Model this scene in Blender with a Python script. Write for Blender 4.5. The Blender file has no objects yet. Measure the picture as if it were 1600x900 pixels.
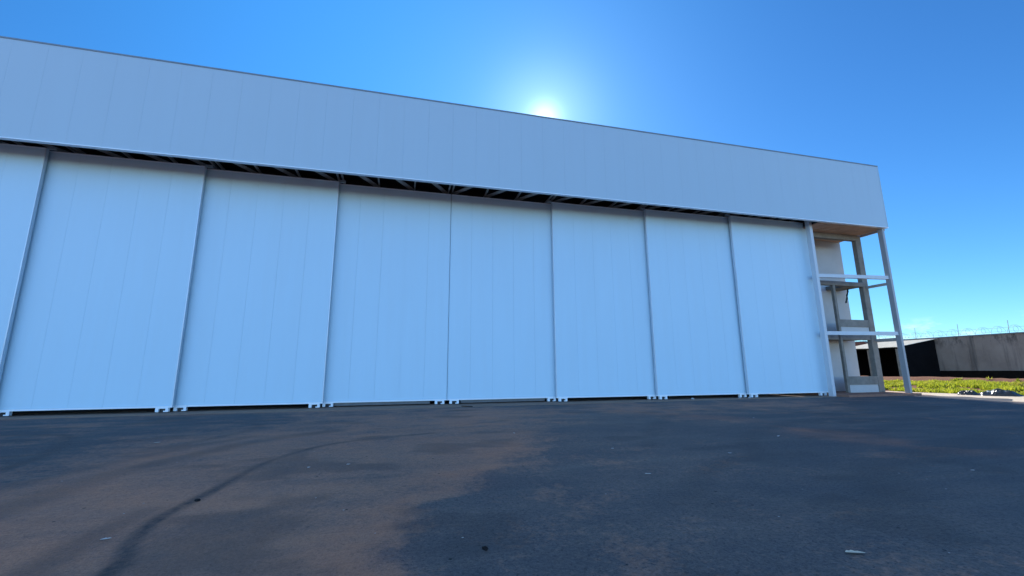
import bpy, bmesh, math, random
import numpy as np
from mathutils import Vector, Matrix
random.seed(7); np.random.seed(7)
scene = bpy.context.scene
COL = scene.collection
R = math.radians

# ------------------------------------------------------------------ helpers
class MB:
    """collects boxes, bars and sheets, then links them as ONE mesh object"""
    def __init__(self): self.v = []; self.f = []
    def add(self, vs, fs):
        n = len(self.v); self.v += [tuple(p) for p in vs]; self.f += [tuple(i + n for i in q) for q in fs]; return self
    def box(self, x0, x1, y0, y1, z0, z1):
        return self.add([(x0,y0,z0),(x1,y0,z0),(x1,y1,z0),(x0,y1,z0),(x0,y0,z1),(x1,y0,z1),(x1,y1,z1),(x0,y1,z1)],
                        [(0,3,2,1),(4,5,6,7),(0,1,5,4),(1,2,6,5),(2,3,7,6),(3,0,4,7)])
    def bar(self, a, b, w, h, up=(0,0,1)):
        a, b = Vector(a), Vector(b); d = (b - a).normalized(); s = d.cross(Vector(up)).normalized(); u = s.cross(d)
        c = []
        for p in (a, b):
            for sx, sz in ((-1,-1),(1,-1),(1,1),(-1,1)): c.append(p + s*(sx*w/2) + u*(sz*h/2))
        return self.add(c, [(0,1,2,3),(7,6,5,4),(0,4,5,1),(1,5,6,2),(2,6,7,3),(3,7,4,0)])
    def cyl(self, c, axis, r, l, n=20):
        ax = Vector(axis).normalized(); t = ax.orthogonal().normalized(); b = ax.cross(t); c = Vector(c)
        vs = []
        for k in (-.5, .5):
            for i in range(n):
                a = 2*math.pi*i/n; vs.append(c + ax*(k*l) + t*(r*math.cos(a)) + b*(r*math.sin(a)))
        fs = [tuple(range(n-1,-1,-1)), tuple(range(n,2*n))] + [(i,(i+1)%n,n+(i+1)%n,n+i) for i in range(n)]
        return self.add(vs, fs)
    def build(self, name, mat, parent=None, bevel=0, smooth=False):
        me = bpy.data.meshes.new(name); me.from_pydata(self.v, [], self.f)
        if bevel or True:
            bm = bmesh.new(); bm.from_mesh(me)
            if bevel:
                bmesh.ops.bevel(bm, geom=list(bm.edges), offset=bevel, segments=1, affect='EDGES', clamp_overlap=True)
            bmesh.ops.recalc_face_normals(bm, faces=bm.faces[:]); bm.to_mesh(me); bm.free()
        if smooth:
            for p in me.polygons: p.use_smooth = True
        me.materials.append(mat)
        o = bpy.data.objects.new(name, me); COL.objects.link(o)
        if parent: 
            o.parent = parent; o.matrix_parent_inverse = Matrix.Identity(4)
        return o
def tag(o, label=None, cat=None, group=None, kind=None):
    if label: o['label'] = label
    if cat: o['category'] = cat
    if group: o['group'] = group
    if kind: o['kind'] = kind
    return o
def thing(name, loc, label, cat, group=None, rz=0):
    o = bpy.data.objects.new(name, None); COL.objects.link(o); o.location = loc; o.rotation_euler.z = rz
    o.empty_display_size = .3
    return tag(o, label, cat, group)

# ------------------------------------------------------------------ materials
class N:
    def __init__(self, name):
        self.m = bpy.data.materials.new(name); self.m.use_nodes = True
        self.t = self.m.node_tree; self.b = self.t.nodes['Principled BSDF']
    def n(self, typ, **kw):
        x = self.t.nodes.new(typ)
        for k, v in kw.items():
            if k == 'ins':
                for i, s in v.items():
                    if hasattr(s, 'is_linked'): self.t.links.new(s, x.inputs[i])
                    else: x.inputs[i].default_value = s
            else: setattr(x, k, v)
        return x
    def l(self, a, b): self.t.links.new(a, b)
    def pos(self):
        return self.n('ShaderNodeNewGeometry').outputs['Position']
    def noise(self, vec, scale, detail=4, rough=.6, dist=0):
        x = self.n('ShaderNodeTexNoise', ins={'Vector': vec, 'Scale': scale, 'Detail': detail, 'Roughness': rough, 'Distortion': dist}); return x.outputs['Fac']
    def mapv(self, vec, scale):
        return self.n('ShaderNodeMapping', ins={'Vector': vec, 'Scale': scale}).outputs['Vector']
    def ramp(self, fac, stops):
        x = self.n('ShaderNodeValToRGB'); self.l(fac, x.inputs['Fac']); e = x.color_ramp.elements
        while len(e) < len(stops): e.new(.5)
        for i, (p, c) in enumerate(stops):
            e[i].position = p; e[i].color = (c, c, c, 1) if isinstance(c, (int, float)) else (*c, 1)
        return x.outputs['Color']
    def mix(self, f, a, b, mode='MIX'):
        x = self.n('ShaderNodeMix', data_type='RGBA', blend_type=mode)
        for i, s in ((0, f), (6, a), (7, b)):
            if hasattr(s, 'is_linked'): self.l(s, x.inputs[i])
            else: x.inputs[i].default_value = s if i == 0 else (*s, 1)
        return x.outputs[2]
    def math(self, op, a, b=0.0, clamp=False):
        x = self.n('ShaderNodeMath', operation=op, use_clamp=clamp)
        for i, s in ((0, a), (1, b)):
            if hasattr(s, 'is_linked'): self.l(s, x.inputs[i])
            else: x.inputs[i].default_value = s
        return x.outputs[0]
    def bump(self, h, strength, dist=.02):
        x = self.n('ShaderNodeBump', ins={'Height': h, 'Strength': strength, 'Distance': dist}); self.l(x.outputs['Normal'], self.b.inputs['Normal'])
    def set(self, col=None, rough=None, metal=None, spec=None):
        for k, s in (('Base Color', col), ('Roughness', rough), ('Metallic', metal), ('Specular IOR Level', spec)):
            if s is None: continue
            if hasattr(s, 'is_linked'): self.l(s, self.b.inputs[k])
            else: self.b.inputs[k].default_value = (*s, 1) if isinstance(s, tuple) else s
        return self

def painted(name, col, dirt, rough=.4, streak=True, amount=.25):
    s = N(name); p = s.pos()
    st = s.noise(s.mapv(p, (1.6, 1.6, .12)), 1.3, 5, .62)
    bl = s.noise(p, .35, 4, .55)
    f = s.math('MULTIPLY', s.ramp(st, [(.42, 0.0), (.8, 1.0)]), amount)
    c = s.mix(f, col, dirt)
    c = s.mix(s.math('MULTIPLY', s.ramp(bl, [(.35, 0.0), (.7, 1.0)]), amount*.5), c, tuple(x*.88 for x in col))
    fine = s.noise(p, 9, 3, .6)
    s.set(c, s.ramp(fine, [(.3, rough-.06), (.7, rough+.1)]))
    s.bump(s.noise(s.mapv(p, (1, 1, .5)), .9, 2, .5), .06, .05)
    return s.m
def plain(name, col, rough=.6, metal=0, var=.18, scale=3, bump=0, vert=False):
    s = N(name); p = s.pos()
    q = s.mapv(p, (1, 1, .2)) if vert else p
    f = s.noise(q, scale, 5, .65)
    s.set(s.mix(s.ramp(f, [(.3, 0.0), (.7, 1.0)]), tuple(x*(1-var) for x in col), tuple(min(1, x*(1+var)) for x in col)), rough, metal, .1 if rough > .84 else .5)
    if bump: s.bump(s.noise(p, scale*6, 5, .7), bump, .02)
    return s.m

M = {}
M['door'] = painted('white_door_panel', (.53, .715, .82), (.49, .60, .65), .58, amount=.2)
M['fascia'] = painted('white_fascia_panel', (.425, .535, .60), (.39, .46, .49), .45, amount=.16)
M['trim'] = painted('pale_trim', (.78, .85, .90), (.66, .68, .68), .4, amount=.12)
M['edge'] = plain('door_edge_metal', (.55, .62, .68), .4, .25, .08, 2, vert=True)
M['steelwhite'] = painted('white_steel', (.56, .59, .62), (.42, .38, .34), .38, amount=.25)
M['postgrey'] = painted('grey_painted_steel', (.36, .36, .365), (.26, .23, .20), .4, amount=.3)
M['galv'] = plain('galvanised_steel', (.36, .37, .38), .45, .45, .2, 6)
M['grey_beam'] = plain('grey_primer_steel', (.40, .385, .37), .6, .1, .2, 4)
M['cap'] = plain('dark_coping_metal', (.20, .23, .26), .5, .3, .15, 1)
M['dark'] = plain('dark_interior', (.012, .013, .016), .8, 0, .2, 1)
M['skirt'] = plain('dark_grey_skirt', (.13, .14, .155), .5, .3, .15, 3)
M['deck'] = plain('dark_deck_steel', (.03, .025, .022), .8, 0, .2, 1)
M['rubber'] = plain('black_rubber', (.015, .015, .016), .6)
M['concrete'] = plain('raw_concrete', (.23, .205, .175), .85, 0, .22, 2.2, .25)
M['render'] = plain('grey_render', (.50, .49, .475), .85, 0, .07, .9, .1)
M['render_light'] = plain('pale_render', (.50, .49, .47), .85, 0, .06, 1.2, .1)
M['soffit'] = plain('brown_soffit_sheet', (.50, .34, .25), .7, .1, .2, 1.2)
M['roof'] = plain('roof_sheet', (.55, .57, .60), .4, .3, .1, .6)
M['blockred'] = plain('red_brick', (.28, .12, .08), .9, 0, .3, 5)

def make_asphalt():
    s = N('asphalt'); p = s.pos()
    a = lambda nm: s.n('ShaderNodeAttribute', attribute_name=nm).outputs['Fac']
    big = s.noise(p, .22, 6, .62, .4); mid = s.noise(p, 1.1, 6, .68, .3); fine = s.noise(p, 9, 6, .75); grit = s.noise(p, 75, 3, .7)
    streak = s.noise(s.mapv(p, (.35, 1.6, 1)), .8, 6, .65, .5)
    vor = s.n('ShaderNodeTexVoronoi', ins={'Vector': p, 'Scale': 70.0}).outputs['Distance']
    base = s.mix(s.ramp(mid, [(.3, 0.0), (.7, 1.0)]), (.027, .035, .045), (.076, .080, .088))
    base = s.mix(s.ramp(streak, [(.44, 0.0), (.72, .6)]), base, (.115, .105, .098))
    grain = s.noise(p, 24, 6, .8); speck = s.noise(p, 55, 4, .8)
    d = a('dust')
    d = s.math('ADD', d, s.math('MULTIPLY', s.math('SUBTRACT', mid, .5), .95))
    d = s.math('ADD', d, s.math('MULTIPLY', s.math('SUBTRACT', fine, .5), .9))
    d = s.math('ADD', d, s.math('ADD', s.math('MULTIPLY', s.math('SUBTRACT', big, .5), .75), s.math('MULTIPLY', s.math('SUBTRACT', streak, .5), .5)))
    d = s.ramp(d, [(.14, 0.0), (.40, .50), (.78, 1.0)])
    d = s.math('MULTIPLY', d, s.ramp(grit, [(.28, .55), (.55, 1.0)]))
    dust = s.mix(s.ramp(big, [(.35, 0.0), (.65, 1.0)]), (.33, .182, .115), (.42, .202, .118))
    c = s.mix(d, base, dust)
    fm = s.math('MULTIPLY', s.math('MULTIPLY', a('film'), s.ramp(fine, [(.25, .25), (.7, 1.0)])), .60)
    base = s.mix(fm, base, (.20, .150, .118))
    c = s.mix(d, base, dust)
    red = s.math('MULTIPLY', a('red'), s.ramp(mid, [(.3, .35), (.7, 1.0)]))
    c = s.mix(red, c, (.46, .17, .08))
    t = s.math('MULTIPLY', a('tyre'), s.ramp(fine, [(.3, .45), (.6, 1.0)]))
    c = s.mix(t, c, (.040, .038, .038))
    stones = s.ramp(vor, [(.05, 1.0), (.16, 0.0)])
    c = s.mix(s.math('MULTIPLY', stones, s.math('SUBTRACT', .42, s.math('MULTIPLY', d, .3), True)), c, (.16, .155, .15))
    pits = s.ramp(s.noise(p, 26, 5, .85), [(.36, 1.0), (.46, 0.0)])
    c = s.mix(s.math('MULTIPLY', pits, s.math('SUBTRACT', .75, s.math('MULTIPLY', d, .5), True)), c, (.012, .012, .014))
    gm = s.math('ADD', s.math('MULTIPLY', s.ramp(grain, [(.32, 0.0), (.68, 1.0)]), .75), s.math('MULTIPLY', s.ramp(speck, [(.3, 0.0), (.7, 1.0)]), .65))
    gm = s.math('ADD', .42, gm)
    gm = s.math('ADD', s.math('MULTIPLY', gm, s.math('SUBTRACT', 1.0, s.math('MULTIPLY', d, .62))), s.math('MULTIPLY', d, .66))
    vm = s.n('ShaderNodeVectorMath', operation='SCALE'); s.l(c, vm.inputs[0]); s.l(gm, vm.inputs['Scale']); c = vm.outputs[0]
    vf = s.n('ShaderNodeTexVoronoi', ins={'Vector': p, 'Scale': 5.5}); rnd = s.n('ShaderNodeSeparateColor', ins={0: vf.outputs['Color']}).outputs[0]
    ws = s.math('MULTIPLY', s.math('LESS_THAN', vf.outputs['Distance'], .055), s.math('GREATER_THAN', rnd, .86))
    c = s.mix(ws, c, (.42, .40, .37))
    bs = s.math('MULTIPLY', s.math('LESS_THAN', vf.outputs['Distance'], .09), s.math('LESS_THAN', rnd, .12))
    c = s.mix(bs, c, (.012, .011, .012))
    s.set(c, s.ramp(mid, [(.3, .62), (.7, .82)]), 0, .22)
    h = s.math('ADD', s.math('MULTIPLY', grit, .6), s.math('MULTIPLY', s.math('SUBTRACT', 1.0, vor), .5))
    h = s.math('ADD', s.math('ADD', h, s.math('MULTIPLY', fine, 1.2)), s.math('MULTIPLY', grain, 1.5))
    s.bump(h, .5, .014)
    return s.m
M['asphalt'] = make_asphalt()
def make_soil(name, c0, c1, c2):
    s = N(name); p = s.pos()
    f = s.noise(p, 1.2, 7, .7); g = s.noise(p, 7, 5, .7)
    c = s.mix(s.ramp(f, [(.3, 0.0), (.7, 1.0)]), c0, c1); c = s.mix(s.ramp(g, [(.5, 0.0), (.75, .8)]), c, c2)
    s.set(c, .95, 0, .2); s.bump(g, .6, .06); return s.m
M['soil'] = make_soil('red_soil', (.16, .065, .036), (.23, .105, .06), (.10, .05, .032))
M['sand'] = make_soil('pale_sand', (.52, .42, .31), (.64, .54, .42), (.42, .30, .20))
M['kerb'] = make_soil('dusty_concrete_strip', (.23, .165, .125), (.30, .20, .145), (.16, .125, .105))
M['slab'] = make_soil('dusty_red_slab', (.26, .14, .10), (.32, .17, .12), (.18, .10, .08))
def make_wall():
    s = N('weathered_wall'); p = s.pos()
    st = s.noise(s.mapv(p, (1, 1.5, .10)), 1.1, 6, .65); bl = s.noise(p, .6, 6, .65); fi = s.noise(p, 6, 4, .7)
    z = s.n('ShaderNodeSeparateXYZ', ins={0: p}).outputs['Z']
    c = s.mix(s.ramp(bl, [(.3, 0.0), (.7, 1.0)]), (.27, .195, .15), (.40, .30, .235))
    c = s.mix(s.ramp(st, [(.52, 0.0), (.68, .75)]), c, (.085, .07, .06))
    topd = s.math('MULTIPLY', s.ramp(s.noise(s.mapv(p, (1, 1, .5)), 1.5, 5, .7), [(.5, 0.0), (.62, 1.0)]), s.n('ShaderNodeMapRange', ins={0: z, 1: 2.9, 2: 3.9, 3: 0.0, 4: 1.0}).outputs[0])
    c = s.mix(topd, c, (.04, .035, .032))
    s.set(c, .92, 0, .2); s.bump(fi, .3, .03); return s.m
M['wall'] = make_wall()
M['foot_shade'] = plain('wall_foot_shade', (.012, .008, .006), .95, 0, .3, 3)  # near-black colour painting in the shade at the foot of the wall
M['tile'] = plain('pale_roof_sheet', (.66, .58, .45), .95, 0, .2, 2.5)
M['shadeboard'] = plain('shed_shade_boards', (.006, .005, .005), .95, 0, .3, 2)  # near-black, paints in the deep shade inside the shed
M['wire'] = plain('razor_wire_steel', (.30, .32, .34), .45, .6, .1, 5)
M['plastic'] = plain('black_plastic', (.018, .020, .024), .28, 0, .3, 6)
M['rag'] = plain('grey_sheet', (.42, .44, .46), .5, 0, .3, 6)
M['leaf'] = plain('dry_pale_leaf', (.55, .48, .36), .7, 0, .2, 30)
M['paper'] = plain('pale_scrap', (.62, .60, .56), .7, 0, .15, 30)
M['clod'] = plain('dark_clod', (.02, .018, .018), .9, 0, .3, 20)
M['rope'] = plain('dark_rope', (.03, .06, .06), .9)
def make_grass():
    s = N('grass_blades'); p = s.pos()
    f = s.noise(p, 2.2, 4, .7); g = s.noise(p, .7, 4, .7)
    c = s.mix(s.ramp(f, [(.3, 0.0), (.7, 1.0)]), (.24, .31, .016), (.52, .52, .045))
    c = s.mix(s.ramp(g, [(.5, 0.0), (.75, .8)]), c, (.42, .34, .08))
    s.set(c, .6, 0, .3)
    tr = s.n('ShaderNodeBsdfTranslucent'); s.l(c, tr.inputs['Color'])
    mx = s.n('ShaderNodeMixShader', ins={0: .55}); s.l(s.b.outputs[0], mx.inputs[1]); s.l(tr.outputs[0], mx.inputs[2])
    s.l(mx.outputs[0], s.t.nodes['Material Output'].inputs['Surface']); return s.m
M['grass'] = make_grass()

# ------------------------------------------------------------------ camera (measured from the photograph)
F_PX, YAW, PITCH, ROLL = 671.3646, .2553, .189, -.0059
cam = bpy.data.cameras.new('camera'); co = bpy.data.objects.new('camera', cam); COL.objects.link(co)
cam.sensor_width = 36; cam.lens = 36*F_PX/1600; cam.clip_end = 5000; cam.clip_start = .05
fw = Vector((math.sin(YAW)*math.cos(PITCH), math.cos(YAW)*math.cos(PITCH), math.sin(PITCH)))
rt = Vector((math.cos(YAW), -math.sin(YAW), 0)); up = rt.cross(fw)
r2 = rt*math.cos(ROLL) + up*math.sin(ROLL); u2 = -rt*math.sin(ROLL) + up*math.cos(ROLL)
mw = Matrix((r2, u2, -fw)).transposed().to_4x4(); mw.translation = (-2.0651, -17.1738, 1.43)
co.matrix_world = mw; scene.camera = co

# ------------------------------------------------------------------ sun and sky
SUN_EL, SUN_AZ = R(32.2), R(19.5)          # azimuth from +Y towards +X
sd = Vector((math.sin(SUN_AZ)*math.cos(SUN_EL), math.cos(SUN_AZ)*math.cos(SUN_EL), math.sin(SUN_EL)))
L = bpy.data.lights.new('sun', 'SUN'); L.energy = 5.0; L.angle = R(.53); L.color = (1, .94, .84)
lo = bpy.data.objects.new('sun', L); COL.objects.link(lo); lo.rotation_euler = (-sd).to_track_quat('-Z', 'Y').to_euler()
w = bpy.data.worlds.new('World'); scene.world = w; w.use_nodes = True
t = w.node_tree; bg = t.nodes['Background']
def wn(typ, ins=None, **kw):
    x = t.nodes.new(typ)
    for k, v in kw.items(): setattr(x, k, v)
    for i, s in (ins or {}).items():
        if hasattr(s, 'is_linked'): t.links.new(s, x.inputs[i])
        else: x.inputs[i].default_value = s
    return x
sky = wn('ShaderNodeTexSky', sky_type='NISHITA'); sky.sun_disc = False
sky.sun_elevation = SUN_EL; sky.sun_rotation = SUN_AZ; sky.altitude = 900; sky.air_density = 1.0; sky.dust_density = .25; sky.ozone_density = 2.5
hs = wn('ShaderNodeVectorMath', {0: wn('ShaderNodeHueSaturation', {'Color': sky.outputs[0], 'Saturation': 1.2, 'Value': 1.0}).outputs[0], 1: (.46, .78, 1.0)}, operation='MULTIPLY')
tc = wn('ShaderNodeTexCoord'); nrm = wn('ShaderNodeVectorMath', {0: tc.outputs['Generated']}, operation='NORMALIZE')
dot = wn('ShaderNodeVectorMath', {0: nrm.outputs[0], 1: sd}, operation='DOT_PRODUCT').outputs['Value']
# gain and warm tint added to the sky opposite the sun, brightening the doors
gain = wn('ShaderNodeMapRange', {0: dot, 1: -.9, 2: .75, 3: 3.2, 4: 1.0}, interpolation_type='SMOOTHSTEP').outputs[0]
tint = wn('ShaderNodeMix', {0: wn('ShaderNodeMapRange', {0: dot, 1: -.8, 2: .4, 3: 1.0, 4: 0.0}).outputs[0], 6: (1, 1, 1, 1), 7: (1.8, 1.14, 1.0, 1)}, data_type='RGBA').outputs[2]
# warm boost added around the zenith to brighten the ground
zen = wn('ShaderNodeMapRange', {0: wn('ShaderNodeSeparateXYZ', {0: nrm.outputs[0]}).outputs['Z'], 1: .74, 2: .95, 3: 0.0, 4: 1.0}, interpolation_type='SMOOTHSTEP').outputs[0]
tint = wn('ShaderNodeMix', {0: zen, 6: tint, 7: (17.0, 4.6, 1.9, 1)}, data_type='RGBA').outputs[2]
m1 = wn('ShaderNodeVectorMath', {0: wn('ShaderNodeVectorMath', {0: hs.outputs[0], 1: tint}, operation='MULTIPLY').outputs[0], 'Scale': gain}, operation='SCALE').outputs[0]
dp = wn('ShaderNodeMath', {0: dot, 1: 0.0}, operation='MAXIMUM').outputs[0]
g1 = wn('ShaderNodeMath', {0: wn('ShaderNodeMath', {0: dp, 1: 2200.0}, operation='POWER').outputs[0], 1: 6.5}, operation='MULTIPLY').outputs[0]
g2 = wn('ShaderNodeMath', {0: wn('ShaderNodeMath', {0: dp, 1: 230.0}, operation='POWER').outputs[0], 1: 2.2}, operation='MULTIPLY').outputs[0]
ga = wn('ShaderNodeMath', {0: g1, 1: g2}, operation='ADD').outputs[0]
g3 = wn('ShaderNodeVectorMath', {0: (.05, .42, 1.0), 'Scale': wn('ShaderNodeMath', {0: wn('ShaderNodeMath', {0: wn('ShaderNodeMath', {0: wn('ShaderNodeVectorMath', {0: nrm.outputs[0], 1: (-.05, .75, .66)}, operation='DOT_PRODUCT').outputs['Value'], 1: 0.0}, operation='MAXIMUM').outputs[0], 1: 6.0}, operation='POWER').outputs[0], 1: 2.6}, operation='MULTIPLY').outputs[0]}, operation='SCALE').outputs[0]
gl = wn('ShaderNodeVectorMath', {0: (.72, .92, 1.0), 'Scale': ga}, operation='SCALE').outputs[0]
m2 = wn('ShaderNodeVectorMath', {0: wn('ShaderNodeVectorMath', {0: m1, 1: gl}, operation='ADD').outputs[0], 1: g3}, operation='ADD').outputs[0]
# a few small cumulus tufts low over the horizon
sx = wn('ShaderNodeSeparateXYZ', {0: nrm.outputs[0]}).outputs
cn = wn('ShaderNodeTexNoise', {'Vector': wn('ShaderNodeMapping', {'Vector': nrm.outputs[0], 'Scale': (1, 1, 2.4)}).outputs[0], 'Scale': 9.0, 'Detail': 7.0, 'Roughness': .6}).outputs['Fac']
band = wn('ShaderNodeMapRange', {0: sx['Z'], 1: .03, 2: .085, 3: 1.0, 4: 0.0}).outputs[0]
cf = wn('ShaderNodeMath', {0: wn('ShaderNodeMapRange', {0: cn, 1: .53, 2: .62, 3: 0.0, 4: 1.0}).outputs[0], 1: band}, operation='MULTIPLY').outputs[0]
mx = wn('ShaderNodeMix', {0: cf, 6: m2, 7: (9.0, 9.4, 9.8, 1)}, data_type='RGBA')
t.links.new(mx.outputs[2], bg.inputs['Color']); bg.inputs['Strength'].default_value = .105

# ------------------------------------------------------------------ ground
def grid_obj(name, xs, ys, zf, mat, attrs=None, kind='structure'):
    X, Y = np.meshgrid(xs, ys); Z = zf(X, Y)
    nx, ny = len(xs), len(ys)
    co_ = np.stack([X, Y, Z], -1).reshape(-1, 3)
    i = np.arange(nx*ny).reshape(ny, nx)
    q = np.stack([i[:-1,:-1], i[:-1,1:], i[1:,1:], i[1:,:-1]], -1).reshape(-1, 4)
    me = bpy.data.meshes.new(name); me.vertices.add(len(co_)); me.vertices.foreach_set('co', co_.ravel().astype(np.float32))
    me.loops.add(q.size); me.loops.foreach_set('vertex_index', q.ravel().astype(np.int32))
    me.polygons.add(len(q)); me.polygons.foreach_set('loop_start', (np.arange(len(q))*4).astype(np.int32)); me.polygons.foreach_set('loop_total', np.full(len(q), 4, np.int32))
    me.update(calc_edges=True); me.validate()
    me.polygons.foreach_set('use_smooth', np.ones(len(q), bool))
    for k, fn in (attrs or {}).items():
        at = me.attributes.new(k, 'FLOAT', 'POINT'); at.data.foreach_set('value', fn(X, Y).ravel().astype(np.float32))
    me.materials.append(mat); o = bpy.data.objects.new(name, me); COL.objects.link(o); o['kind'] = kind; return o
def vnoise(x, y, seed=0):
    xi, yi = np.floor(x).astype(np.int64), np.floor(y).astype(np.int64); fx, fy = x-xi, y-yi
    fx, fy = fx*fx*(3-2*fx), fy*fy*(3-2*fy)
    def h(a, b):
        n = (a*374761393 + b*668265263 + seed*982451653) & 0x7fffffff
        n = ((n ^ (n >> 13))*1274126177) & 0x7fffffff
        return ((n ^ (n >> 16)) & 0xffff)/65535.0
    return (h(xi,yi)*(1-fx)+h(xi+1,yi)*fx)*(1-fy) + (h(xi,yi+1)*(1-fx)+h(xi+1,yi+1)*fx)*fy
def fbm(x, y, seed=0, o=4):
    return sum(vnoise(x*2**k, y*2**k, seed+k)*.5**k for k in range(o))/(2-.5**(o-1))
def sm(x, a, b):
    u = np.clip((x-a)/(b-a), 0, 1); return u*u*(3-2*u)
def dpoly(X, Y, pts):
    d = np.full(X.shape, 1e9); pts = np.array(pts, float)
    for a, b in zip(pts[:-1], pts[1:]):
        ab = b-a; tt = np.clip(((X-a[0])*ab[0]+(Y-a[1])*ab[1])/(ab@ab), 0, 1)
        d = np.minimum(d, np.hypot(X-a[0]-tt*ab[0], Y-a[1]-tt*ab[1]))
    return d
def spline(pts, n=12):
    pts = [np.array(p, float) for p in pts]; P = [2*pts[0]-pts[1]]+pts+[2*pts[-1]-pts[-2]]; out = []
    for i in range(1, len(P)-2):
        for k in range(n):
            s = k/n; a, b, c, d = P[i-1:i+3]
            out.append(.5*((2*b)+(-a+c)*s+(2*a-5*b+4*c-d)*s*s+(-a+3*b-3*c+d)*s**3))
    return out+[pts[-1]]
EDGE_Y = [-30, -13.7, -13.16, -12.75, -12.07, -11.8, -11.62, -10.65, -10.34, -9.09, -7.5, -5, 2]
EDGE_X = [-1.6, -2.01, -2.07, -1.87, -1.83, -1.3, -1.11, -.76, -.3, .4, 1.2, 2.0, 3.0]
def dust(X, Y):
    ex = np.interp(Y, EDGE_Y, EDGE_X) + (fbm(X*1.3, Y*1.3, 3)-.5)*.8 + (fbm(X*5.5, Y*5.5, 4)-.5)*.55
    wdt = np.interp(Y, [-14, -10, -6, 0], [.26, .34, 1.5, 3.0])
    left = 1-sm(X-ex, -wdt, wdt)
    lv = np.interp(Y, [-16, -12, -9, -6, -2, 1], [.56, .54, .50, .38, .26, .3])
    far = sm(X, -9, -4.5)*.75+.25
    far = np.where(Y < -9, np.maximum(far, sm(-Y, 9, 11)), far)
    D = left*lv*far
    sm_ = np.exp(-(dpoly(X, Y, spline([(.28,-9.05),(-.16,-11.73),(-.24,-12.74),(-.26,-13.59),(-.19,-15)]))/.33)**2)
    D = D + .30*sm_*(fbm(X*3, Y*3, 11))
    D = D + .30*np.exp(-((X-8)/7)**2-((Y+2.5)/2.2)**2)
    D = D + .10*(fbm(X*.5, Y*.9, 21)-.3)
    return np.clip(D+.05-.08*sm(X, 2, 6)*sm(-Y, 7, 11), 0, 1)
def film(X, Y):
    F = .85*np.exp(-((X-1.2)/4.6)**2)*sm(-Y, -1, 4) + .45*np.exp(-((X-7)/6)**2-((Y+3.5)/4)**2) + .25*np.exp(-((X+6)/4)**2-((Y+9)/5)**2)
    return np.clip(F*(.35+1.1*fbm(X*.8, Y*1.5, 91))*(.55+.9*fbm(X*2.7, Y*3.3, 95)), 0, 1)
def redmap(X, Y):
    d = dpoly(X, Y, spline([(4.5,-1.6),(6.0,-3.4),(6.8,-5.2),(7.1,-7.0),(7.3,-9.0),(7.6,-11)]))
    a = np.exp(-(d/.75)**2)*.42*sm(fbm(X*.9, Y*.9, 5), .3, .62)*sm(-Y, 1.2, 3.2)
    ex = np.interp(Y, EDGE_Y, EDGE_X); b = np.exp(-((X-ex+.35)/.45)**2)*.38*sm(fbm(X*1.3, Y*1.3, 9), .35, .62)*sm(-Y, 6, 10)*.75
    b2 = np.exp(-((X+1.0)/1.4)**2-((Y+6.5)/4)**2)*.10
    c = sm(Y, -.9, .4)*.35*sm(fbm(X*.35, Y*.8, 15), .35, .65)
    e = np.exp(-((X-14)/6)**2-((Y+1.6)/1.3)**2)*.12
    return np.clip(a+b+b2+c+e, 0, 1)
TY = [([(-4.03,-15.5),(-4.03,-13.14),(-4.2,-12.5),(-4.3,-11.85),(-4.25,-11.27),(-4.17,-10.53),(-4.02,-9.1),(-3.47,-7.79),(-2.57,-7.08),(-1.2,-6.6)], .10, .75),
      ([(-4.75,-15),(-4.6,-13.1),(-4.62,-12.3),(-4.55,-11.5)], .20, .35),
      ([(-7.4,-10.5),(-7.78,-8.63),(-8.0,-7.56),(-8.6,-6.0),(-9.1,-5.0),(-9.7,-4.3),(-11,-4.0)], .14, .62),
      ([(-6.3,-12.4),(-6.05,-11.11),(-6.04,-10.22),(-5.89,-9.17),(-5.48,-8.13),(-4.87,-6.74),(-3.5,-5.4)], .32, .42),
      ([(-6.9,-12),(-6.8,-10),(-6.5,-8.6),(-6.0,-7.2),(-5.2,-5.9)], .22, .30),
      ([(-6.2,-6.6),(-5.6,-4.6),(-5.9,-3.2),(-7.5,-2.6)], .18, .32),
      ([(2.6,-9.5),(4.2,-7.2),(6.6,-4.6),(9.5,-3.0)], .25, .22),
      ([(3.6,-11.2),(5.2,-9.2),(8.0,-7.6),(12.5,-6.5)], .28, .30),
      ([(1.2,-12.6),(2.2,-11.6),(3.4,-11.0),(4.8,-10.9)], .22, .32),
      ([(3.2,-13.4),(5.0,-12.0),(8.5,-11.0),(13,-9.6)], .4, .35)]
TYS = [(spline(p, 8), w_, s_) for p, w_, s_ in TY]
def tyre(X, Y):
    T = np.zeros(X.shape)
    for p, w_, s_ in TYS:
        d = dpoly(X, Y, p); T = np.maximum(T, min(.85, 1.1*s_)*np.exp(-np.abs(d/(w_*.85))**3)*(.55+.9*fbm(X*.7, Y*.7, 33)))
    T = np.maximum(T, .8*np.exp(-((X-.25)/.55)**4-((Y+.95)/.28)**4))      # oil stain by the middle seam
    T = np.maximum(T, .45*sm(fbm(X*.8, Y*1.3, 31), .60, .74))
    return np.clip(T*(.6+.8*fbm(X*2.5, Y*2.5, 41)), 0, 1)
xs = np.concatenate([np.arange(-60,-14,.8), np.arange(-14,-8,.16), np.arange(-8,4,.055), np.arange(4,12,.12), np.arange(12,26.01,.4)])
ys = np.concatenate([np.arange(-70,-18,1.2), np.arange(-18,-8,.055), np.arange(-8,-1,.1), np.arange(-1,.46,.12)])
ys[-1] = .42
def az(X, Y): return (fbm(X*.25, Y*.25, 51)-.5)*.03*sm(-Y, .6, 2.5)
apron = grid_obj('asphalt_apron', xs, ys, az, M['asphalt'], {'dust': dust, 'film': film, 'red': redmap, 'tyre': tyre})
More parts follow.
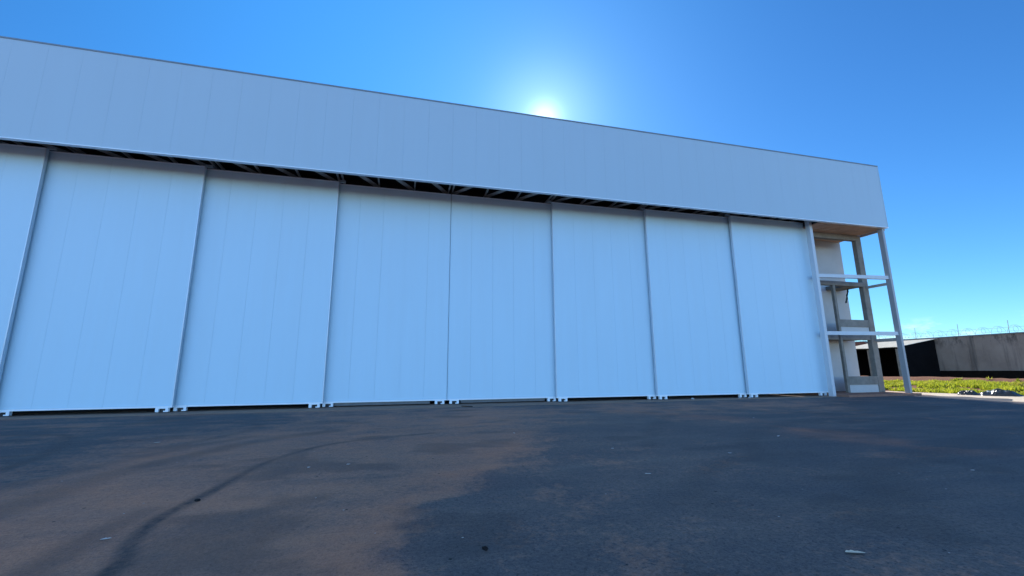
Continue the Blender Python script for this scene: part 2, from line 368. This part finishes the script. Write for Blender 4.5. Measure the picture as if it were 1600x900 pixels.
# right edge of the asphalt wanders over the sand
me = apron.data
for v in me.vertices:
    e = 25.3 + .2*math.sin(v.co.y*1.3) + .2*math.sin(v.co.y*3.7+1) - 2.1*math.exp(-((v.co.y+4.6)/1.1)**2)
    if v.co.x > e: v.co.x = e
# terrain: red soil to the horizon, rising to a bank on the right
def rise(X, Y):
    b = sm(X, 27.6, 33)*.40 + sm(X, 34.5, 42)*.12 + .42*np.exp(-((X-36.0)/.9)**2)*(.5+fbm(X*.8, Y*.5, 63))
    b = b*sm(Y, -40, -14)
    return -.035 + b + (fbm(X*.6, Y*.6, 61)-.5)*.16*sm(X, 27.4, 30)
gx = np.concatenate([[-2500,-600,-200,-62,-40,-20,0,15,22], np.arange(25,44,.35), [46,52,70,120,300,900,2500]])
gy = np.concatenate([[-2500,-700,-200,-80,-60,-40,-30,-24], np.arange(-20,26,.4), [28,34,45,70,150,400,1000,2500]])
ter = grid_obj('ground', gx, gy, rise, M['soil'])
# pale sand strip between asphalt and grass
sx_ = np.arange(22.4, 28.9, .18); sy_ = np.concatenate([np.arange(-22,-6,.5), np.arange(-6,14,.2)])
def sandz(X, Y): return np.maximum(rise(X, Y)+.022, -.018) - .03*(1-sm(X, 23.6, 24.6))*(1-np.exp(-((Y+4.6)/1.6)**4)) - .12*sm(X, 27.9+.5*(fbm(Y*.5, Y*0, 71)-.5), 28.6) + .012*sm(X, 25.2, 26.2)
sand = grid_obj('sand_strip', sx_, sy_, sandz, M['sand'])
MB().box(-21.5, 20.0, .42, 2.6, -.1, .012).build('door_threshold', M['kerb'])['kind'] = 'structure'

# ------------------------------------------------------------------ hangar (one building with its parts)
Z0, Z1, XR, XL = 9.23, 13.01, 24.49, -24.6
HG = thing('hangar', (0, 0, 0), 'large white hangar with a deep blank fascia above its row of sliding doors', 'building')
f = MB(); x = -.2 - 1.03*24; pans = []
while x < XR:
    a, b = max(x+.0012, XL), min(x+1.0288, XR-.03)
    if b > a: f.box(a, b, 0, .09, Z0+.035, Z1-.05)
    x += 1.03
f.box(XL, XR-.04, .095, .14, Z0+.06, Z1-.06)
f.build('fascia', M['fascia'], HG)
MB().box(XL, XR+.01, -.02, .16, Z1-.05, Z1+.005).build('coping', M['cap'], HG)
MB().box(XL, XR+.01, -.022, .15, Z0, Z0+.033).build('drip_edge', M['trim'], HG)
MB().box(XR-.03, XR+.012, -.012, .16, Z0+.06, Z1-.05).build('corner_trim', M['fascia'], HG)
# fascia's side return, roof, rear hall
MB().box(XR-.12, XR, .16, 3.0, Z0+.06, Z1-.2).build('side_return', M['fascia'], HG)
rb = MB(); rb.add([(XL,.16,Z1-.06),(XR,.16,Z1-.06),(XR,42,11.2),(XL,42,11.2),(XL,.16,Z1-.26),(XR-.12,.16,Z1-.26),(XR-.12,42,11.0),(XL,42,11.0)],
       [(0,1,2,3),(7,6,5,4),(0,4,5,1),(1,5,6,2),(2,6,7,3),(3,7,4,0)]); rb.build('roof', M['roof'], HG)
MB().box(XL, XR-.2, 41.8, 42, 0, 11).build('rear_wall', M['fascia'], HG)
MB().box(XL, XL+.15, .16, 41.8, 0, 11.0).build('side_wall', M['fascia'], HG)
MB().box(XR-.4, XR-.25, 3.1, 41.8, .1, 11.0).build('side_wall', M['fascia'], HG)
MB().box(-20.5, 19.4, 2.6, 41.7, -.1, .03).build('hall_floor', M['dark'], HG)
MB().box(XL+.2, 24.3, .2, 3.4, 10.35, 10.5).box(XL+.2, 19.9, 3.3, 3.4, 9.6, 10.35).box(19.82, 19.9, .2, 3.3, 9.32, 10.35).build('head_deck', M['deck'], HG)
MB().box(-24.4, -20.1, 2.5, 2.7, 0, 9.6).build('front_wall', M['fascia'], HG)
# horizontal wind truss above the doors: cross members and diagonals
mem = [-9.2,-7.86,-6.38,-4.84,-4.66,-3.21,-1.7,-.2,-.03,1.49,2.99,4.52,4.69,6.24,7.8,9.3,9.47,10.95,12.5,14.0,14.17,15.7,17.2,18.6]
mem += [-9.4,-10.75,-12.2,-13.7,-13.88,-15.4,-16.9,-18.4,-18.6]
mem = sorted(-2.07+(m+2.07)*1.045 for m in mem)
ZT = 9.72
for m in mem:
    MB().box(m-.03, m+.03, .16, 2.9, ZT, ZT+.10).build('truss_strut', M['grey_beam'], HG)
for a, b in zip(mem[:-1], mem[1:]):
    if b-a < .5: continue
    if (a+b)/2 < -.12: p, q = (a+.12,.18,ZT+.03), (b-.08,2.3,ZT+.03)
    else: p, q = (b-.12,.18,ZT+.03), (a+.08,2.3,ZT+.03)
    MB().bar(p, q, .20, .05).build('truss_brace', M['grey_beam'], HG)
MB().box(XL+.3, 19.75, .165, .26, ZT-.1, ZT+.16).build('truss_chord', M['grey_beam'], HG)
# posts and steel of the open bay at the right end
MB().box(19.60, 19.79, .64, .90, -.02, 10.3).build('door_post', M['steelwhite'], HG, bevel=.006)
MB().box(24.21, 24.36, .14, .40, .11, Z0+.3).build('corner_post', M['postgrey'], HG, bevel=.006)
for z in (6.29, 3.17):
    MB().bar((19.79,.76,z+.10), (24.21,.30,z+.10), .16, .19).build('steel_beam', M['steelwhite'], HG)
MB().bar((24.28,.40,6.06), (24.28,1.5,6.06), .12, .14).build('tie_beam', M['grey_beam'], HG)
MB().bar((24.28,.40,2.98), (24.28,1.5,2.98), .12, .14).build('tie_beam', M['grey_beam'], HG)
MB().box(19.79, 24.75, -.02, 3.1, -.08, .115).build('floor_slab', M['slab'], HG)
so = MB(); yy = .17
while yy < 1.45:
    so.box(19.8, 24.44, yy, yy+.12, 9.22, 9.26).box(19.8, 24.44, yy+.12, yy+.20, 9.245, 9.27); yy += .20
so.build('soffit', M['soffit'], HG)
MB().box(24.37, 24.47, .165, 1.5, 9.12, 9.215).build('soffit_trim', M['grey_beam'], HG)
MB().box(19.8, 24.0, 1.5, 1.75, 8.9, 9.215).build('concrete_beam', M['concrete'], HG)
MB().box(19.8, 24.55, 1.78, 2.88, 9.225, 9.3).build('inner_soffit', M['soffit'], HG)
MB().box(24.0, 24.40, 1.5, 1.76, .115, 9.215).build('concrete_column', M['concrete'], HG, bevel=.012)
MB().box(21.73, 21.89, 1.5, 1.66, .115, 6.10).build('concrete_column', M['concrete'], HG, bevel=.01)
MB().box(21.89, 24.0, 1.52, 1.72, .53, .98).build('concrete_beam', M['concrete'], HG)
MB().box(21.89, 24.0, 1.55, 1.70, .115, .53).build('parapet', M['render_light'], HG)
MB().box(19.79, 21.65, 1.54, 1.74, 3.0, 3.28).box(21.89, 24.0, 1.54, 1.74, 3.0, 3.28).build('concrete_beam', M['concrete'], HG)
MB().box(21.89, 24.0, 1.56, 1.70, 3.28, 3.73).build('parapet', M['render_light'], HG)
MB().box(21.89, 24.0, 1.52, 1.72, 3.73, 4.14).build('concrete_beam', M['concrete'], HG)
MB().box(19.79, 24.0, 1.50, 1.74, 6.10, 6.34).build('concrete_beam', M['concrete'], HG)
MB().box(22.9, 24.0, 1.745, 2.88, 6.08, 6.30).build('upper_floor_slab', M['concrete'], HG)
MB().box(19.8, 24.0, 1.75, 2.88, 3.03, 3.2).build('upper_floor_slab', M['concrete'], HG)
MB().box(19.5, 24.58, 2.9, 3.08, .115, 9.3).build('annex_wall', M['render'], HG)
MB().box(19.8, 21.64, 2.86, 2.897, .118, .2).build('skirting', M['render_light'], HG)

# ------------------------------------------------------------------ sliding doors: each leaf is a thing
W, OV, G0, STEP, ZB, ZD = 5.0, .10, 1.1856, .236, .18, 9.55
PLACE = {-4: 'first white door leaf at the far left, cut off by the photo edge',
         -3: 'second white door leaf from the left, beside the leaf the photo edge cuts off',
         -2: 'third white door leaf from the left, in front of and overlapping the left middle leaf',
         -1: 'left one of the two middle door leaves, pale steel skirt under it',
          1: 'right one of the two middle door leaves, pale steel skirt under it',
          2: 'white door leaf next to the right middle leaf and in front of it',
          3: 'white door leaf second from the right end, dark stones at its foot',
          4: 'last white door leaf on the right, beside the white end post'}
def wheel_bracket(x, y, D, lab=None):
    b = MB(); b.box(x-.20, x+.20, y-.035, y+.10, ZB-.030, ZB-.002)
    b.box(x-.20, x-.095, y-.035, y+.10, .035, ZB-.030).box(x+.11, x+.20, y-.030, y+.10, .035, ZB-.030)
    b.box(x+.05, x+.11, y-.028, y+.08, .035, .075)
    o = b.build('wheel_bracket', M['trim'], D)
    MB().cyl((x, y+.05, .085), (0,1,0), .082, .05).build('wheel', M['rubber'], o, smooth=False)
for k in (-4,-3,-2,-1,1,2,3,4):
    s = 1 if k > 0 else -1; n = abs(k)
    y = G0 + STEP*(4-n)
    xi = (n-1)*W - (OV if n > 1 else -.010); xo = n*W + .16 if n < 4 else n*W
    cx = s*(xi+xo)/2; D = thing('sliding_door', (cx, y, 0), PLACE[k], 'door', 'sliding door leaves of the hangar')
    X = lambda a: s*a - cx                              # to the door's own coordinates
    lo_, hi_ = sorted((X(xi), X(xo)))
    p = MB(); e = .03; g = .0018
    # five boards, joints at the door's own 1 m module counted from its inner edge
    js = [xi+e] + [xi + OV*(n > 1) + 1.0*i + (.0 if n > 1 else -.02) for i in range(1,5)] + [xo-e]
    for a, b in zip(js[:-1], js[1:]):
        a, b = sorted((X(a), X(b))); p.box(a+g, b-g, 0, .08, ZB+.06, ZD-.05)
    p.box(lo_+e, hi_-e, .07, .10, ZB+.06, ZD-.05)
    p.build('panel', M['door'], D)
    for a in (lo_, hi_-e): MB().box(a, a+e, -.012, .13, ZB+.055, ZD).build('edge_trim', M['edge'] if n > 1 else M['door'], D)
    MB().box(lo_, hi_, -.030, .13, ZB, ZB+.055).build('bottom_rail', M['trim'], D)
    MB().box(lo_+e, hi_-e, -.008, .12, ZD-.05, ZD).build('top_rail', M['trim'], D)
    for a in (xi+.30, xo-.42): wheel_bracket(X(a), -.01, D)
    if n > 1:
        a, b = sorted((X(xi-.26), X(xi-.002)))
        MB().box(a, b, -.01, .12, ZD-.02, ZD+.07).build('guide_bracket', M['galv'], D)
    if n == 1:
        MB().box(lo_+.6, hi_-.7, .13, .18, .05, ZB-.005).box(lo_+.6, hi_-.7, .115, .13, .055, .085).build('skirt', M['skirt'], D)

# ------------------------------------------------------------------ compound wall, razor wire, shed on the right
WX = 42.0
CW = thing('compound_wall', (WX, 8, 0), 'long weathered grey perimeter wall with dark rain streaks under razor wire', 'wall')
def loc(mb, name, mat, parent, ox, oy, oz=0, **kw):
    mb.v = [(a-ox, b-oy, c-oz) for a, b, c in mb.v]; return mb.build(name, mat, parent, **kw)
wb = MB(); wb.box(WX, WX+.2, -26, 15.0, .3, 3.88)
for yy in np.arange(-26, 15, 4.1): wb.box(WX-.05, WX, yy, yy+.3, .3, 3.86)
loc(wb, 'wall_body', M['wall'], CW, WX, 8)
loc(MB().box(WX-.08, WX+.28, -26, 15.0, 3.88, 3.96), 'coping', M['cap'], CW, WX, 8)
loc(MB().box(WX-.09, WX-.002, -26, 15.0, .3, 1.18), 'foot_shade', M['foot_shade'], CW, WX, 8)  # strip added along the wall foot to carry its painted shade
BW = thing('brick_wall', (WX, 25, 0), 'reddish brick stretch of wall seen above the far end of the shed roof', 'wall')
loc(MB().box(WX-.03, WX+.22, 15.05, 45, .3, 3.95), 'wall_body', M['blockred'], BW, WX, 25)
loc(MB().box(WX-.08, WX+.28, 15.05, 45, 3.95, 4.02), 'coping', M['cap'], BW, WX, 25)
RW = thing('razor_wire', (WX+.1, 8, 3.96), 'coiled razor wire on thin steel stakes along the top of the wall', 'wire')
cu = bpy.data.curves.new('wire_coil', 'CURVE'); cu.dimensions = '3D'; cu.bevel_depth = .008; cu.bevel_resolution = 1
sp = cu.splines.new('POLY'); pts = []
turns = 150; per = 24
for i in range(turns*per):
    a = 2*math.pi*i/per; u = i/(turns*per); rr = .26+.02*math.sin(a*.37)
    pts.append((rr*math.cos(a)+.03*math.sin(u*90), -33+u*70+.16*math.sin(a*.5+1), .29+rr*math.sin(a)))
sp.points.add(len(pts)-1)
for q, c in zip(sp.points, pts): q.co = (*c, 1)
co_ = bpy.data.objects.new('wire_coil', cu)
COL.objects.link(co_); dg = bpy.context.evaluated_depsgraph_get(); me = bpy.data.meshes.new_from_object(co_.evaluated_get(dg)); bpy.data.objects.remove(co_)
me.materials.clear(); me.materials.append(M['wire']); wo = bpy.data.objects.new('wire_coil', me); COL.objects.link(wo); wo.parent = RW
wm = MB()
for z in (.14, .42): wm.bar((.02,-33,z), (.02,37,z), .014, .014)
wm.build('strand', M['wire'], RW)
for i in range(-8, 8):
    MB().bar((0, -3.35+3.05*i, -.02), (-.06, -3.42+3.05*i, .95), .028, .028).build('stake', M['wire'], RW)

SH = thing('lean_to_shed', (39.5, 11.6, .75), 'dark open lean-to shed with a pale sunlit roof against the perimeter wall', 'shed')
rf = MB(); nseg = 34
prof = []
for i in range(nseg*2+1):
    y = 9.15 + 5.0*i/(nseg*2); prof.append((y, .008*math.cos(math.pi*i)))
vs = []; fs = []
for (y, dz) in prof:
    wob = .03*math.sin(y*2.1)
    for th in (0, -.03):
        vs += [(37.35+wob, y, 3.12+dz+th+.5*wob), (41.98, y, 3.86+dz+th)]
for i in range(len(prof)-1):
    a = i*4; b = a+4
    fs += [(a,a+1,b+1,b), (a+2,b+2,b+3,a+3), (a,b,b+2,a+2)]
fs += [(0,2,3,1), (len(prof)*4-4, len(prof)*4-3, len(prof)*4-1, len(prof)*4-2)]
rf.add(vs, fs); loc(rf, 'roof', M['tile'], SH, 39.5, 11.6, .75)
for (px_, py_) in ((37.5, 9.35), (37.5, 11.6), (37.5, 13.9)):
    loc(MB().box(px_, px_+.12, py_, py_+.12, .4, 3.1), 'post', M['concrete'], SH, 39.5, 11.6, .75)
def sidewall(y):
    return MB().add([(37.7,y,.4),(41.88,y,.4),(41.88,y,3.78),(37.7,y,3.12),(37.7,y+.05,.4),(41.88,y+.05,.4),(41.88,y+.05,3.78),(37.7,y+.05,3.12)],
                    [(0,1,2,3),(7,6,5,4),(0,4,5,1),(1,5,6,2),(2,6,7,3),(3,7,4,0)])
loc(sidewall(9.3), 'side_shade_panel', M['shadeboard'], SH, 39.5, 11.6, .75)  # panels added to the open shed as painted interior shade
loc(sidewall(14.0), 'side_shade_panel', M['shadeboard'], SH, 39.5, 11.6, .75)
loc(MB().box(41.80, 41.89, 9.36, 13.98, .4, 3.75), 'rear_shade_panel', M['shadeboard'], SH, 39.5, 11.6, .75)
loc(MB().box(37.48, 37.66, 9.2, 14.1, 2.98, 3.06), 'eave_beam', M['shadeboard'], SH, 39.5, 11.6, .75)

# grass on the bank
nb = 30000
gxx = 28.3 + 7.2*np.random.rand(nb); gyy = -22 + 40*np.random.rand(nb)
keep = fbm(gxx*.9, gyy*.9, 81) > (.42 + .22*sm(gxx, 33.2, 34.6) + .12*(1-sm(gxx, 28.2, 28.9)))
gxx, gyy = gxx[keep], gyy[keep]; nb = len(gxx)
gz = rise(gxx, gyy) - .02
vv = np.zeros((nb*3*4, 3), np.float32); k = 0
for b in range(4):
    an = np.random.rand(nb)*2*np.pi; hgt = (.05+.12*np.random.rand(nb))*(.25+1.7*fbm(gxx*1.1, gyy*1.1, 83)**1.5*1.6); wd = .035+.045*np.random.rand(nb)
    ln = .22*np.random.rand(nb); la = np.random.rand(nb)*2*np.pi
    ox, oy = (np.random.rand(nb)-.5)*.22, (np.random.rand(nb)-.5)*.22
    A = np.stack([gxx+ox-wd*np.cos(an), gyy+oy-wd*np.sin(an), gz], -1); B = np.stack([gxx+ox+wd*np.cos(an), gyy+oy+wd*np.sin(an), gz], -1)
    Ct = np.stack([gxx+ox+ln*np.cos(la), gyy+oy+ln*np.sin(la), gz+hgt], -1)
    blk = np.stack([A, B, Ct], 1).reshape(-1, 3); vv[k:k+len(blk)] = blk; k += len(blk)
me = bpy.data.meshes.new('grass'); me.from_pydata(vv.tolist(), [], np.arange(len(vv)).reshape(-1, 3).tolist()); me.materials.append(M['grass'])
go = bpy.data.objects.new('grass', me); COL.objects.link(go); tag(go, 'bright green grass and low weeds growing on the sunlit bank', 'grass', kind='stuff')

# heap of black plastic and rags at the kerb
HP = thing('rubbish_heap', (27.7, -1.3, .0), 'low heap of black plastic sheeting and grey rags lying before the grass', 'rubbish', rz=R(-62))
def lump(name, mat, cx, cy, rx, ry, h, seed, parent, z=0):
    nx, ny = 40, 26; vs = []; fs = []
    for j in range(ny):
        for i in range(nx):
            u, v = i/(nx-1)*2-1, j/(ny-1)*2-1; r = math.sqrt(u*u+v*v)
            nz = float(fbm(np.array(u*2.6+seed), np.array(v*2.6), seed, 4)); cr = abs(float(fbm(np.array(u*6+seed*3), np.array(v*6), seed+9, 3))-.5)*2
            zz = h*max(0, 1-r**2.4)*(.35+1.1*nz) + h*.28*cr*max(0, 1-r) - .03
            vs.append((cx+rx*u*(1+.2*(nz-.5)), cy+ry*v*(1+.3*(nz-.5)), z+zz))
    for j in range(ny-1):
        for i in range(nx-1): a = j*nx+i; fs.append((a,a+1,a+nx+1,a+nx))
    return MB().add(vs, fs).build(name, mat, parent, smooth=False)
lump('plastic_sheet', M['plastic'], .25, 0, .95, .6, .30, 4, HP)
lump('plastic_sheet', M['plastic'], -.85, .05, .45, .35, .26, 12, HP)
lump('rag', M['rag'], .10, .1, .42, .28, .14, 23, HP, .15)
lump('rag', M['rag'], .62, -.1, .2, .2, .12, 29, HP, .11)

# litter on the asphalt: every leaf, scrap and clod on its own
def leaf(name, x, y, l, w_, rz, mat, label, cat, group=None, curl=.25):
    vr = random.Random(int(abs(x*91)+abs(y*37))); vs = []; fs = []; n = 7
    for i in range(n+1):
        u = i/n; ww = w_*math.sin(math.pi*min(1, u**.8*.97+.015))**.7*(.7+.6*vr.random()); zc = curl*l*(u-.5)**2
        for s_ in (-1, 0, 1): vs.append(((u-.5)*l, s_*ww/2+w_*.35*math.sin(u*2.6), .006+zc+abs(s_)*ww*.22))
    for i in range(n):
        for j in range(2): a = i*3+j; fs.append((a,a+1,a+4,a+3))
    n0 = len(vs); vs += [(a, b, c-.0015) for a, b, c in vs]; fs += [tuple(q+n0 for q in reversed(ff)) for ff in fs]
    o = MB().add(vs, fs).build(name, mat); o.location = (x, y, float(az(np.array(x*1.0), np.array(y*1.0)))); o.rotation_euler.z = rz
    return tag(o, label, cat, group)
leaf('dry_leaf', 1.44, -14.29, .145, .05, R(-25), M['leaf'], 'pale dry leaf lying on the asphalt at lower right, the largest one', 'leaf')
leaf('dry_leaf', -4.46, -12.35, .075, .026, R(10), M['paper'], 'small white leaf on the brown dust at lower left', 'leaf')
leaf('dry_leaf', 1.35, -11.51, .085, .03, R(-15), M['paper'], 'pale leaf on dark asphalt right of the centre', 'leaf')
leaf('paper_scrap', -6.82, -6.32, .11, .045, R(30), M['paper'], 'white scrap of paper on the asphalt near the left doors', 'scrap')
leaf('paper_scrap', 5.90, -9.27, .12, .05, R(20), M['paper'], 'tiny white scrap under the reddish dust streak on the right', 'scrap')
GR = 'pale bits of grit scattered on the asphalt'
for (x_, y_) in ((-3.30,-9.79),(-2.75,-9.72),(3.54,-10.54),(1.81,-9.58),(5.86,-12.56),(8.19,-6.18),(.56,-7.2)):
    leaf('grit', x_, y_, .05+.02*random.random(), .03, random.random()*6, M['paper'], 'pale speck of grit on the dark asphalt', 'grit', GR)
def clod(name, x, y, r, mat, label, cat, flat=.5, group=None):
    bm = bmesh.new(); bmesh.ops.create_icosphere(bm, subdivisions=3, radius=r)
    for v in bm.verts:
        d = v.co.normalized(); nz = .7+.6*float(fbm(np.array(d.x*2.3+x), np.array(d.y*2.3+d.z*1.7+y), 5, 3)); v.co = Vector((d.x*1.5, d.y*.8, d.z*flat))*(r*nz)
    me = bpy.data.meshes.new(name); bm.to_mesh(me); bm.free(); me.materials.append(mat)
    o = bpy.data.objects.new(name, me); COL.objects.link(o); o.location = (x, y, r*flat*.55); o.rotation_euler.z = x; return tag(o, label, cat, group)
clod('dirt_clod', -4.2, -11.23, .036, M['clod'], 'dark clod of dirt lying on the curved tyre mark', 'dirt', .4)
clod('dirt_clod', -1.32, -13.4, .027, M['clod'], 'small dark clod on the rough patch at the bottom centre', 'dirt', .4)
ST = 'stones at the foot of the doors'
for x_, y_, r_, la in ((11.65, 1.2, .055, 'grey stone under the door leaf, left one of the stones there'), (14.2, 1.05, .05, 'grey stone under the door leaf, middle one of the stones there'), (14.75, 1.0, .05, 'grey stone under the door leaf, right one of the stones there')):
    clod('stone', x_, y_, r_, M['galv'], la, 'stone', .9, ST)
stk = MB().bar((0,0,.02), (.35,-.5,.03), .03, .03).build('stick', M['clod']); stk.location = (.45, .55, .012); tag(stk, 'thin dark stick lying on the threshold beside the middle doors', 'stick')
# dark rope hanging from the upper concrete beam
cb = MB(); pr = (23.62, 2.1, 6.085)
for i in range(8):
    q = (pr[0]-.04+.03*math.sin(i*1.9), 2.1, pr[2]-.11); cb.bar(pr, q, .05+.02*(i % 2), .05); pr = q
bo = cb.build('hanging_rope', M['rope']); tag(bo, 'dark frayed rope hanging below the upper concrete beam', 'rope')

# ------------------------------------------------------------------ render settings
vs_ = scene.view_settings; vs_.view_transform = 'Standard'; vs_.look = 'None'; vs_.exposure = 0.6; vs_.gamma = 1; vs_.use_curve_mapping = False
scene.render.engine = 'CYCLES'; scene.cycles.max_bounces = 8; scene.cycles.use_denoising = True
